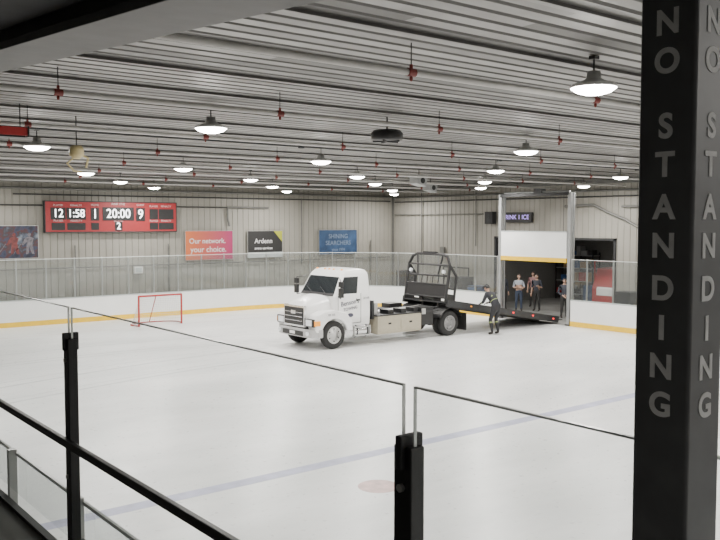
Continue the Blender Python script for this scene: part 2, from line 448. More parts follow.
# ------------------------------------------------------------ pipes at ceiling
REDV=mat('valve_red',(.17,.025,.02),.5)
for k,yy in enumerate((6.3,9.8,13.3,16.8,20.3,23.8,27.3,30.8)):
    b=B(); z=5.70
    b.cyl((2.1,yy,z),(WX1-.3,yy,z),.034,PIPE,8)
    x=2.6+k*.7
    while x<WX1-1:
        b.cyl((x,yy,z),(x,yy,CH-.005),.006,DARK,6); b.cyl((x-.05,yy,z),(x+.05,yy,z),.043,REDV,8)
        b.cyl((x+.0,yy,z),(x,yy,z+.08),.018,REDV,8); b.ell((x,yy,z-.06),(.018,.018,.03),REDV,8,6)
        x+=3.05
    b.build('sprinkler_pipe')
for yy in (15.2,18.6):
    b=B(); b.cyl((2.1,yy,5.86),(WX1-.3,yy,5.86),.016,DARK,6)
    x=4.0
    while x<29: b.box(x-.05,x+.05,yy-.05,yy+.05,5.82,5.9,DARK); x+=6.4
    b.build('ceiling_conduit')
def fan(loc):
    b=B(); b.lathe([(0,.10),(.22,.10),(.27,.05),(.27,-.05),(.23,-.08),(0.1,-.08),(0,-.08)],BLACK,20)
    for a in range(5):
        t=a*2*math.pi/5; b.cyl((0,0,-.09),(.24*math.cos(t),.24*math.sin(t),-.09),.012,DARK,6)
    b.cyl((0,0,.10),(0,0,.32),.015,DARK,8); b.build('ceiling_fan',loc=loc)
fan((9.1,10.75,5.64))
b=B(); b.box(-.28,.28,-.1,.1,-.06,.06,RED); b.box(-.3,-.28,-.12,.12,-.08,.08,BLACK); b.box(.28,.3,-.12,.12,-.08,.08,BLACK)
b.box(-.25,.25,-.08,.08,-.09,-.06,BLACK); b.cyl((-.2,0,.06),(-.2,0,.42),.01,DARK,6); b.cyl((.2,0,.06),(.2,0,.42),.01,DARK,6)
b.build('radiant_heater',loc=(3.6,13.0,5.55),bevel=.01)
TAN=mat('tan_plastic',(.50,.42,.22),.5)
b=B(); b.lathe([(0,.1),(.09,.1),(.12,.04),(.12,-.06),(.05,-.12),(0,-.12)],TAN,14); b.cyl((0,0,.1),(0,0,.6),.01,DARK,6)
b.tube([(.08,0,-.05),(.20,0,-.10),(.16,0,-.26)],.02,TAN); b.tube([(-.05,0,-.1),(-.16,0,-.2),(-.05,0,-.32),(.08,0,-.34)],.016,TAN); b.build('hanging_cord_reel',loc=(5.0,14.0,5.38))
for loc in ((19.2,21.0,5.6),(23.5,25,5.6)):
    b=B(); b.prism([(-.25,.2),(.25,.2),(.15,-.2),(-.25,-.1)],'y',-.2,.2,STEEL); b.cyl((0,0,.2),(0,0,.39),.015,DARK,6)
    b.cyl((0,-.2,0),(0,-.21,0),.1,DARK,14); b.build('hanging_speaker',loc=loc,bevel=.01)

# ------------------------------------------------------------ scoreboard
s=empty('scoreboard',(14.15,35.25,4.43))
SBR=mat('scoreboard_red',(.30,.018,.022),.45,var=.04); LED=mat('led_white',(1,1,1),.4,emit=5)
LBL=mat('label_white',(.6,.5,.5),.5)
b=B(); b.box(-2.95,2.95,-.1,.1,-.65,.65,SBR); b.box(-2.98,2.98,-.11,.11,.62,.66,DARK); b.box(-2.98,2.98,-.11,.11,-.68,-.64,DARK)
b.box(-2.98,-2.94,-.11,.11,-.68,.66,DARK); b.box(2.94,2.98,-.11,.11,-.68,.66,DARK)
b.box(-2,-1.9,.1,.2,-.4,.4,DARK); b.box(1.9,2,.1,.2,-.4,.4,DARK)
b.build('cabinet',s,.01)
b=B()
def win(cx,cz,w,h): b.box(cx-w/2,cx+w/2,-.112,-.1,cz-h/2,cz+h/2,BLACK)
win(-2.42,.12,.62,.5); win(-1.66,.12,.82,.5); win(-2.42,-.42,.56,.3); win(-1.66,-.42,.78,.3)
win(-.85,.1,.36,.54); win(.2,.12,1.42,.58); win(1.22,.1,.42,.58); win(.2,-.42,.34,.38)
win(1.85,.12,.4,.46); win(2.45,.12,.72,.46); win(1.85,-.42,.4,.3); win(2.45,-.42,.72,.3); win(-.85,-.42,.34,.3)
b.build('display_windows',s)
for t,x,z,sz in (('12',-2.42,.12,.50),('1:58',-1.66,.12,.48),('1',-.85,.1,.58),('20:00',.2,.12,.55),('9',1.22,.1,.58),('2',.2,-.42,.42)):
    text('digits',t,(x,-.12,z),sz,LED,s,bold=0,sx=.9)
for t,x,z in (('PLAYER',-2.42,.47),('PENALTY',-1.66,.47),('PLAYER',-2.42,-.18),('PENALTY',-1.66,-.18),('HOME',-.85,.5),('GUEST',1.22,.52),('PLAYER',1.85,.47),('PENALTY',2.45,.47),('PLAYER',1.85,-.18),('PENALTY',2.45,-.18),('PERIOD',.2,-.2)):
    text('label',t,(x,-.105,z),.12,LBL,s)
text('label','RINK ONE',(.2,-.105,.55),.13,LBL,s)

# banners
def banner(x0,x1,z0,z1,m,lines,extra=None):
    e=empty('advertising_banner',((x0+x1)/2,35.38,(z0+z1)/2)); w=(x1-x0)/2;h=(z1-z0)/2
    b=B(); b.box(-w,w,-.02,.02,-h,h,m)
    for (a,c,dd,f) in ((-w-.02,-w,-h,h),(w,w+.02,-h,h)): b.box(a,c,-.03,.03,dd,f,ALU)
    b.box(-w-.02,w+.02,-.03,.03,h,h+.02,ALU); b.box(-w-.02,w+.02,-.03,.03,-h-.02,-h,ALU)
    if extra: extra(b,w,h)
    b.build('panel',e)
    for (t,x,z,sz,tm) in lines: text('lettering',t,(x,-.028,z),sz,tm,e,bold=.004)
WT=mat('banner_white_text',(.68,.68,.68),.5)
banner(17.65,20.15,2.42,3.77,gradmat('banner_orange_pink',(.60,.15,.04),(.36,.025,.12),-1.2,1.2),[('Our network.',-.1,.2,.34,WT),('your choice.',-.05,-.2,.38,WT)])
BK=mat('banner_black',(.02,.02,.02),.5); YG=mat('banner_lime',(.36,.38,.03),.5)
banner(21.0,23.0,2.45,3.75,BK,[('Ardenn',-.1,.15,.34,WT),('arena services',-.1,-.2,.18,WT)],lambda b,w,h:(b.prism([(w,h),(w-.5,h),(w,.1)],'y',-.026,-.02,YG),b.box(-w,w,-.026,-.02,-h,-h+.25,CAP)))
BL=mat('banner_blue',(.035,.075,.16),.5,var=.4,scale=2); BT=mat('banner_blue_text',(.20,.26,.36),.5)
banner(25.3,27.8,2.5,3.77,BL,[('SHINING',0,.3,.32,BT),('SEARCHERS',0,-.05,.32,BT),('since 1974',0,-.4,.2,BT)])
PM=bpy.data.materials.new('hockey_photo_print'); PM.use_nodes=True
nt=PM.node_tree; q=nt.nodes['Principled BSDF']; q.inputs['Roughness'].default_value=.5
tc=nt.nodes.new('ShaderNodeTexCoord'); vo=nt.nodes.new('ShaderNodeTexNoise'); vo.inputs['Scale'].default_value=2.2; vo.inputs['Detail'].default_value=5
cr=nt.nodes.new('ShaderNodeValToRGB'); el=cr.color_ramp.elements
el[0].position=.36; el[0].color=(.012,.015,.03,1); el[1].position=.72; el[1].color=(.20,.22,.25,1)
for pos,c in ((.44,(.03,.04,.08)),(.50,(.07,.02,.02)),(.55,(.03,.03,.04)),(.62,(.08,.10,.14))):
    k=el.new(pos); k.color=c+(1,)
nt.links.new(tc.outputs['Object'],vo.inputs['Vector']); nt.links.new(vo.outputs['Fac'],cr.inputs[0]); nt.links.new(cr.outputs[0],q.inputs['Base Color'])
SKB=mat('banner_skater',(.14,.13,.15),.5,var=.5,scale=9); SKR=mat('banner_skater_red',(.14,.03,.03),.5,var=.4,scale=9)
def skater(b,w,h):
    for ox,m1 in ((.5,SKR),(-.3,SKB),(1.1,SKB)):
        b.prism([(ox-.12,-.5),(ox-.02,-.5),(ox+.02,-.2),(ox+.12,-.5),(ox+.22,-.5),(ox+.14,-.05),(ox+.2,.15),(ox+.05,.22),(ox-.12,.18),(ox-.3,-.1),(ox-.22,-.14),(ox-.08,.0)],'y',-.026,-.021,m1)
        b.prism([(ox+.02+.07*math.cos(t*math.pi/5),.30+.08*math.sin(t*math.pi/5)) for t in range(10)],'y',-.026,-.021,m1)
        b.prism([(ox-.3,-.08),(ox-.6,-.5),(ox-.7,-.5),(ox-.7,-.47),(ox-.6,-.46),(ox-.33,-.06)],'y',-.026,-.021,SKB)
banner(8.0,10.95,2.72,4.04,PM,[('FLYERS',-.7,.42,.28,WT)],skater)
# conduits and boxes on walls
b=B()
b.cyl((WX0+1,35.38,4.9),(22.2,35.38,4.9),.03,DARK,8); b.tube([(22.2,35.38,4.9),(19.9,35.38,4.9),(19.9,35.38,4.35),(20.0,35.38,4.0)],.05,PURLIN)
b.cyl((10,35.38,5.35),(WX1-.3,35.38,5.35),.03,DARK,8); b.cyl((24.2,35.38,2.0),(24.2,35.38,5.4),.03,PURLIN,8)
b.cyl((WX0+1,35.38,5.6),(WX1-.3,35.38,5.6),.05,PURLIN,8); b.cyl((WX0+1,35.38,2.25),(WX1-.3,35.38,2.25),.025,PURLIN,8)
for x in (12.5,16.8,28.8): b.cyl((x,35.38,1.0),(x,35.38,3.2),.03,PURLIN,8)
b.build('wall_conduit')
b=B()
b.cyl((30.38,5,5.3),(30.38,35.2,5.3),.03,DARK,8); b.cyl((30.38,15,4.85),(30.38,20.6,4.85),.05,PURLIN,8); b.cyl((30.38,5,5.55),(30.38,35.2,5.55),.045,PURLIN,8)
b.cyl((30.38,28.5,4.6),(30.38,35.2,4.6),.025,PURLIN,8)
b.tube([(30.35,23.5,4.9),(30.35,22.0,4.95),(30.35,21.2,4.6),(30.35,20.4,4.3),(30.35,19.6,3.9)],.06,PURLIN); b.cyl((30.38,19.5,0),(30.38,19.5,5.8),.045,PURLIN,8)
b.cyl((30.38,33,2),(30.38,33,5.8),.03,PURLIN,8); b.cyl((30.38,29,3),(30.38,29,5.8),.03,PURLIN,8); b.box(30.3,30.42,31.2,31.5,2.4,2.9,PURLIN)
b.build('wall_conduit')
b=B(); b.box(-.2,.2,-.08,.08,-.15,.15,WHITE); b.box(-.15,.15,-.1,-.08,-.1,.1,CAP); b.build('junction_box',loc=(15.3,35.35,2.05),bevel=.01)
LEDP=mat('led_purple',(.35,.25,.7),.5,emit=1.5)
e=empty('led_sign',(30.3,26.2,4.42)); b=B(); b.box(-.06,.08,-.85,.85,-.24,.24,BLACK); b.build('case',e,.01)
text('led_text','RINK 1 ICE',(-.065,0,0),.30,LEDP,e,rot=(math.pi/2,0,-math.pi/2))
b=B(); b.box(-.15,.15,-.25,.25,-.3,.3,BLACK); b.cyl((-.16,0,.12),(-.15,0,.12),.10,DARK,14); b.cyl((-.16,0,-.12),(-.15,0,-.12),.13,DARK,14); b.build('wall_speaker',loc=(30.25,27.9,4.4),bevel=.01)

# ------------------------------------------------------------ hockey goal
g=empty('hockey_goal',(14.55,31.45,0))
GR=mat('goal_red',(.36,.03,.028),.4)
b=B()
b.tube([(-.93,0,0),(-.93,0,1.22),(.93,0,1.22),(.93,0,0)],.040,GR,12)
base=[(-.93,0,.03)]+[(-1.05+.0,.45,.03)]+[(-1.05*math.cos(t),.5+.6*math.sin(t),.03) for t in [i*math.pi/10 for i in range(1,10)]]+[(1.05,.45,.03),(.93,0,.03)]
b.tube(base,.024,GR,8)
top=[(-.93,0,1.22),(-.75,.42,1.19),(-.3,.55,1.19),(0,.4,1.19),(.3,.55,1.19),(.75,.42,1.19),(.93,0,1.22)]
b.tube(top,.018,GR,8)
b.tube([(0,.4,1.19),(0,1.1,.03)],.018,GR,8)
b.build('frame',g)
NET=mat('net_cord',(.6,.6,.59),.8)
b=B()
def bot(u):
    t=math.pi*u; return Vector((-1.02*math.cos(t),.15+.93*math.sin(t)**.6,.04))
def tp(u):
    return Vector((-.9+1.8*u, .5*math.sin(math.pi*u)**.5,1.19))
NU,NV=30,14
for i in range(NU+1):
    u=i/NU
    b.cyl(bot(u),tp(u),.005,NET,4)
for j in range(NV):
    v=j/NV
    for i in range(NU):
        b.cyl(bot(i/NU).lerp(tp(i/NU),v),bot((i+1)/NU).lerp(tp((i+1)/NU),v),.005,NET,4)
for i in range(1,20):
    x=-.9+1.8*i/20; b.cyl((x,0,1.2),(x,.5*math.sin(math.pi*i/20)**.5,1.19),.005,NET,4)
b.build('net',g)

# ------------------------------------------------------------ tow truck
TX,TY=15.35,22.95
tr=empty('tow_truck',(TX,TY,0))
b=B()
def rr_sec(x0,x1,w,r,z):
    pts=[];tags=[]
    def line(a,c,fr,tg):
        for k in range(len(fr)-1):
            pts.append((a[0]+(c[0]-a[0])*fr[k],a[1]+(c[1]-a[1])*fr[k],z)); tags.append(tg[k])
    def arc(cx,cy,a0):
        for k in range(3):
            t=math.radians(a0-90*k/3); pts.append((cx+r*math.cos(t),cy+r*math.sin(t),z)); tags.append('c')
    line((x0,-w+r),(x0,w-r),[0,.25,.49,.51,.75,1],['F']*5)
    arc(x0+r,w-r,180)
    line((x0+r,w),(x1-r,w),[0,.02,.62,.66,1],['c','S','c','c'])
    arc(x1-r,w-r,90)
    line((x1,w-r),(x1,-w+r),[0,.15,.85,1],['c','R','c'])
    arc(x1-r,-w+r,0)
    line((x1-r,-w),(x0+r,-w),[0,.34,.38,.98,1],['c','c','S','c'])
    arc(x0+r,-w+r,-90)
    return pts,tags
secs=[(.98,2.5,.98,.06,.72),(.96,2.5,1.02,.08,1.0),(.95,2.5,1.02,.08,1.72),(1.0,2.5,1.01,.08,1.80),(1.29,2.49,.94,.10,2.36),(1.36,2.48,.92,.12,2.47),(1.46,2.42,.86,.14,2.57),(1.6,2.3,.72,.2,2.61)]
rings=[];tags=None
for (x0,x1,w,r,z) in secs:
    pts,tags=rr_sec(x0,x1,w,r,z); rings.append(pts)
b.loft(rings,lambda j,i:(WIN if (j==3 and tags[i] in 'FSR') else WHITE),cap0=BLACK,cap1=WHITE,smooth=False)
b.build('cab',tr,.012)
b=B(); hs=[]
for (x,w,zt,zb) in ((.08,.56,1.42,.80),(.11,.64,1.50,.78),(.3,.70,1.58,.78),(.65,.78,1.68,.78),(1.02,.90,1.78,.78)):
    ring=[]
    for k in range(17):
        a=math.pi*k/16; c_,s_=math.cos(a),math.sin(a)
        ring.append((x,w*math.copysign(abs(c_)**.5,c_),zb+(zt-zb)*abs(s_)**.5))
    hs.append(ring)
b.loft(hs,lambda j,i:WHITE,closed=False,cap0=WHITE)
b.build('hood',tr)
b=B()
for sgn in (-1,1):
    arch=[(.9+.54*math.cos(t),.47+.54*math.sin(t)) for t in [math.radians(12+156*k/12) for k in range(13)]]
    outer=[(.34,.50),(.16,.62),(.10,.98),(.18,1.16),(.5,1.28),(.95,1.30),(1.4,1.18),(1.62,.9),(1.66,.58)]
    poly=outer+arch
    a0,a1=sorted((sgn*.66,sgn*1.13)); b.prism(poly,'y',a0,a1,WHITE)
b.build('front_fenders',tr,.04,seg=3)
b=B()
b.box(.3,2.3,-.6,.6,.55,1.1,BLACK)
b.box(1.0,7.35,-.45,-.33,.62,.86,DARK); b.box(1.0,7.35,.33,.45,.62,.86,DARK)
for x in (2.8,3.9,5.0,6.2,7.2): b.box(x,x+.1,-.4,.4,.64,.84,DARK)
b.cyl((2.4,0,.6),(6.1,0,.52),.05,DARK); b.cyl((.9,-.95,.47),(.9,.95,.47),.06,DARK); b.cyl((6.2,-.95,.47),(6.2,.95,.47),.07,DARK); b.ell((6.2,0,.48),(.2,.22,.2),DARK)
b.box(5.5,6.9,-.5,-.42,.5,.6,DARK); b.box(5.5,6.9,.42,.5,.5,.6,DARK)
b.build('chassis',tr,.006)
b=B()
b.prism([(-.02,-.7),(-.02,.7),(.06,.98),(.24,1.14),(.42,1.14),(.42,1.0),(.14,.9),(.1,.6),(.1,-.6),(.14,-.9),(.42,-1.0),(.42,-1.14),(.24,-1.14),(.06,-.98)],'z',.42,.70,mat('bumper_silver',(.45,.45,.45),.3,metal=.4))
b.build('bumper',tr,.03)
b=B()
b.box(.03,.12,-.60,.60,.74,1.44,CHROME); b.box(.015,.05,-.55,.55,.80,1.38,BLACK)
for k in range(3): b.box(.0,.04,-.5,.5,.93+k*.14,.95+k*.14,CHROME)
b.box(-.01,.03,-.13,.13,1.16,1.28,CHROME)
b.box(-.035,0,-.6,.6,.46,.62,BLACK)
for sgn in (-1,1):
    y0,y1=sorted((sgn*.64,sgn*1.08)); b.box(.06,.2,y0,y1,.78,1.04,BLACK)
    y0,y1=sorted((sgn*.66,sgn*.98)); b.box(.04,.2,y0,y1,.81,1.01,HEADL)
    y0,y1=sorted((sgn*.99,sgn*1.15)); b.box(.09,.3,y0,y1,.82,.98,AMBER)
    b.cyl((-.03,sgn*.82,.56),(.02,sgn*.82,.56),.07,HEADL,14)
b.box(-.05,-.035,-.15,.15,.5,.6,WHITE)
b.build('grille_and_lamps',tr,.01)
b=B()
b.prism([(.93,1.74),(1.0,1.83),(1.03,1.74)],'y',-.92,.92,BLACK)
b.tube([(.97,-.5,1.8),(1.05,-.1,2.0)],.012,BLACK,6); b.tube([(.97,.3,1.8),(1.05,.7,2.0)],.012,BLACK,6)
for sgn in (-1,1):
    b.tube([(1.12,sgn*1.0,1.72),(1.02,sgn*1.28,1.68),(1.02,sgn*1.28,2.28),(1.2,sgn*.97,2.32)],.016,BLACK,6)
    y0,y1=sorted((sgn*1.2,sgn*1.40)); b.box(.98,1.06,y0,y1,1.72,2.02,BLACK); b.box(.98,1.06,y0,y1,2.06,2.24,BLACK)
    b.box(1.06,1.065,y0+.02,y1-.02,1.74,2.0,CHROME)
    y0,y1=sorted((sgn*1.02,sgn*1.045)); b.box(1.86,2.02,y0,y1,1.55,1.60,BLACK)
    y0,y1=sorted((sgn*1.015,sgn*1.024))
    b.box(1.10,1.115,y0,y1,1.1,1.76,DARK); b.box(2.06,2.075,y0,y1,.8,1.8,DARK); b.box(1.1,2.07,y0,y1,.80,.815,DARK)
for y in (-.7,-.25,0,.25,.7): b.ell((1.50,y,2.59),(.05,.04,.03),AMBER,10,6)
b.build('cab_fittings',tr,.004)
INK=mat('signwriting_ink',(.05,.05,.08),.5)
text('door_lettering',"Benson's",(1.60,-1.026,1.50),.22,INK,tr,bold=.002).rotation_euler=(math.pi/2,-.12,0)
text('door_lettering','TOWING',(1.62,-1.026,1.30),.14,INK,tr,bold=.002).rotation_euler=(math.pi/2,-.12,0)
text('door_lettering','24 HR',(2.3,-1.026,1.62),.10,INK,tr); text('hood_lettering','705 555',(.75,-1.135,1.15),.09,INK,tr)
b=B()
b.prism([(1.62+.12*math.cos(t*math.pi/8),1.08+.07*math.sin(t*math.pi/8)) for t in range(16)],'y',-1.027,-1.018,INK); b.build('door_emblem',tr)
b=B()
for sgn in (-1,1):
    b.cyl((1.68,sgn*.85,.52),(2.45,sgn*.85,.52),.24,CHROME,20)
    for x in (1.85,2.28):
        b.cyl((x,sgn*.85,.52),(x+.05,sgn*.85,.52),.247,DARK,20)
    y0,y1=sorted((sgn*.9,sgn*1.14)); b.box(1.7,2.4,y0,y1,.36,.40,ALU); b.box(1.7,2.4,y0,y1,.64,.68,ALU); 
    b.box(1.7,1.74,y0,y1,.36,.7,ALU); b.box(2.36,2.4,y0,y1,.36,.7,ALU)
b.build('steps_and_tank',tr,.006)
for sgn in (-1,1):
    b=B(); y0,y1=sorted((sgn*.62,sgn*1.15))
    b.box(2.72,4.72,y0,y1,.34,.95,TBOX)
    f=sgn*1.15; y0,y1=sorted((f,f+sgn*.012))
    b.box(2.78,3.70,y0,y1,.41,.90,TBOX); b.box(3.76,4.66,y0,y1,.41,.90,TBOX)
    y0,y1=sorted((f,f+sgn*.03)); b.box(3.18,3.30,y0,y1,.66,.72,BLACK); b.box(4.15,4.27,y0,y1,.66,.72,BLACK)
    b.build('toolbox',tr,.012)
b=B()
b.box(2.62,2.7,-.95,.95,.86,1.5,DARK); b.box(2.7,3.1,-.6,.6,.86,1.2,BLACK); b.cyl((2.9,-.5,1.28),(2.9,.5,1.28),.12,DARK); b.box(2.8,2.95,-.85,-.7,.9,1.4,ALU)
b.box(3.0,7.3,-.5,-.40,.86,1.0,DARK); b.box(3.0,7.3,.40,.5,.86,1.0,DARK)
b.box(2.7,5.6,-1.12,-.5,.955,1.0,DARK); b.box(2.7,5.6,.5,1.12,.955,1.0,DARK)
b.cyl((3.2,0,.95),(5.6,0,1.02),.07,ALU); b.cyl((5.5,0,1.02),(6.6,0,1.0),.04,CHROME)
b.tube([(2.75,-.3,1.3),(3.2,-.35,1.15),(4.2,-.3,1.0),(5.6,-.2,1.05)],.02,BLACK)
b.tube([(2.75,.3,1.3),(3.2,.35,1.12),(4.2,.3,1.0),(5.6,.2,1.05)],.02,BLACK)
b.box(4.75,5.35,-1.1,-.6,.5,1.15,BLACK); b.box(4.78,4.95,-1.14,-1.08,.9,1.1,ALU)
b.box(4.75,5.35,.6,1.1,.5,1.15,BLACK)
for x in (3.3,3.9,4.5): b.box(x,x+.25,-1.0,-.55,1.0,1.14,BLACK)
b.build('winch_and_subframe',tr,.006)
th=math.radians(9.5)
T=Matrix.Translation((5.95,0,1.27))@Matrix.Rotation(th,4,'Y')
b=B(); b.T=T
b.box(0,6.5,-1.22,1.22,-.05,0,DARK)
b.prism([(6.5,0),(6.5,-.05),(6.78,-.02),(6.78,0)],'y',-1.22,1.22,DARK)
for sgn in (-1,1):
    y0,y1=sorted((sgn*1.16,sgn*1.25)); b.box(0,6.5,y0,y1,-.16,.09,DARK)
    b.box(.3,6.2,*sorted((sgn*.38,sgn*.48)),-.2,-.05,BLACK)
    for x in (1.2,2.4,3.6,4.8,6.1): b.box(x,x+.08,*sorted((sgn*1.25,sgn*1.262)),-.05,.0,REDL if x>3 else AMBER)
for k in range(12): b.box(.3+k*.52,.34+k*.52,-1.15,1.15,0,.012,BLACK)
b.box(6.4,6.46,-1.1,-.8,-.04,.06,REDL); b.box(6.4,6.46,.8,1.1,-.04,.06,REDL)
b.build('tilt_bed',tr)
b=B(); b.T=T
b.tube([(0,-1.12,0),(0,-1.12,1.35),(0,-.95,1.66),(0,-.7,1.75),(0,.7,1.75),(0,.95,1.66),(0,1.12,1.35),(0,1.12,0)],.055,BLACK,10)
b.tube([(.42,-1.12,0),(.40,-1.12,1.0),(0,-1.12,1.35)],.05,BLACK,10)
b.tube([(.42,1.12,0),(.40,1.12,1.0),(0,1.12,1.35)],.05,BLACK,10)
for z in (.15,.62,.95,1.35): b.cyl((0,-1.12,z),(0,1.12,z),.04,BLACK,10)
b.box(-.015,.015,-1.1,1.1,.15,.62,BLACK)
for k in range(7): y=-.9+k*.3; b.cyl((0,y,.6),(0,y,.95),.018,BLACK,6)
b.tube([(0,-.7,1.75),(.0,-.55,.95)],.035,BLACK); b.tube([(0,.7,1.75),(0,.55,.95)],.035,BLACK)
b.box(-.06,.06,-.35,.35,1.78,1.84,BLACK)
for sgn in (-1,1):
    b.cyl((-.1,sgn*.9,1.1),(-.02,sgn*.9,1.1),.07,HEADL,12)
    b.box(0,.42,*sorted((sgn*1.1,sgn*1.14)),.0,.3,BLACK)
    b.cyl((0,sgn*1.12,.5),(.42,sgn*1.12,.5),.03,BLACK,8)
b.cyl((.3,-.3,.14),(.3,.3,.14),.12,STEEL,14); b.box(.15,.45,.3,.5,0,.3,BLACK); b.box(.15,.45,-.42,-.3,0,.3,BLACK)
b.build('headboard',tr)
b=B()
for sgn in (-1,1):
    arc=[(6.2+.62*math.cos(t),.45+.62*math.sin(t)) for t in [math.radians(25+130*k/10) for k in range(11)]]
    inn=[(6.2+.59*math.cos(t),.45+.59*math.sin(t)) for t in [math.radians(155-130*k/10) for k in range(11)]]
    b.prism(arc+inn,'y',*sorted((sgn*.62,sgn*1.18)),BLACK)
    b.box(7.0,7.03,*sorted((sgn*.62,sgn*1.15)),.15,.8,RUBBER)
b.build('rear_mudguards',tr)
WHL=mat('wheel_grey',(.30,.30,.30),.4,metal=.4)
def wheel(x,y,sgn,dual=False):
    b=B(); w=.25
    def tire(yo):
        pr=[(.28,-w/2+.03),(.33,-w/2),(.42,-w/2+.01),(.46,-w/2+.05),(.47,-w/2+.09),(.47,w/2-.09),(.46,w/2-.05),(.42,w/2-.01),(.33,w/2),(.28,w/2-.03),(.28,-w/2+.03)]
        b.lathe(pr,RUBBER,36,(x,yo,.47),'y')
    ys=[y] if not dual else [y,y-sgn*.30]
    for q in ys: tire(q)
    f=y+sgn*(w/2-.02)
    dd=(-.02 if not dual else -.13)*sgn
    b.lathe([(.285,f-y),(.265,f-y+sgn*.01),(.25,f-y-sgn*.03),(.235,f-y+dd),(.12,f-y+dd*1.0+sgn*.0),(.10,f-y+dd+sgn*.05),(.0,f-y+dd+sgn*.06)],ALU if not dual else WHL,28,(x,y,.47),'y')
    for k in range(8):
        t=2*math.pi*k/8; cx,cz=x+.16*math.cos(t),.47+.16*math.sin(t)
        b.cyl((cx,f+dd,cz),(cx,f+dd+sgn*.035,cz),.018,CHROME,8)
    for k in range(6):
        t=2*math.pi*(k+.5)/6; cx,cz=x+.205*math.cos(t),.47+.205*math.sin(t)
        b.cyl((cx,f+dd,cz),(cx,f+dd+sgn*.004,cz),.026,BLACK,8)
    b.build('wheel',tr)
for sgn in (-1,1):
    wheel(.9,sgn*.98,sgn); wheel(6.2,sgn*1.0,sgn,True)

# ------------------------------------------------------------ ice resurfacer
z=empty('ice_resurfacer',(33.4,22.2,-.02),math.radians(0))
b=B()
b.prism([(-1.6,.55),(-1.6,1.2),(-1.2,2.1),(.3,2.15),(.6,1.5),(1.7,1.4),(1.8,.5)],'y',-.85,.85,RED)
b.prism([(-1.62,.9),(-1.62,1.2),(-1.58,1.28),(-1.5,1.28),(-1.5,.9)],'y',-.6,.6,WHITE)
b.box(-1.7,1.9,-.95,.95,.4,.55,BLACK); b.box(.9,1.4,-.3,.3,1.45,1.7,BLACK); b.box(1.35,1.45,-.3,.3,1.5,2.1,BLACK)
b.box(1.8,2.6,-1.05,1.05,.05,.35,STEEL); b.tube([(1.8,-.8,1.2),(2.3,-.8,.8),(2.5,-.8,.35)],.04,BLACK); b.tube([(1.8,.8,1.2),(2.3,.8,.8),(2.5,.8,.35)],.04,BLACK)
b.tube([(.65,0,1.5),(.75,0,1.9)],.02,BLACK); b.lathe([(.17,0),(.19,.015),(.17,.03),(.15,.015),(.17,0)],BLACK,18,(.76,0,1.9))
b.tube([(-1.45,-.8,1.6),(-1.5,-.8,2.45),(-1.5,.8,2.45),(-1.45,.8,1.6)],.03,RED)
b.build('body',z,.03)
b=B()
for x in (-1.0,1.1):
    for sgn in (-1,1):
        b.lathe([(0,-.1),(.2,-.1),(.34,-.1),(.38,-.06),(.38,.06),(.34,.1),(.2,.1),(0,.1)],[ALU,RUBBER,RUBBER,RUBBER,RUBBER,RUBBER,ALU],24,(x,sgn*.85,.38),'y')
b.build('wheels',z)

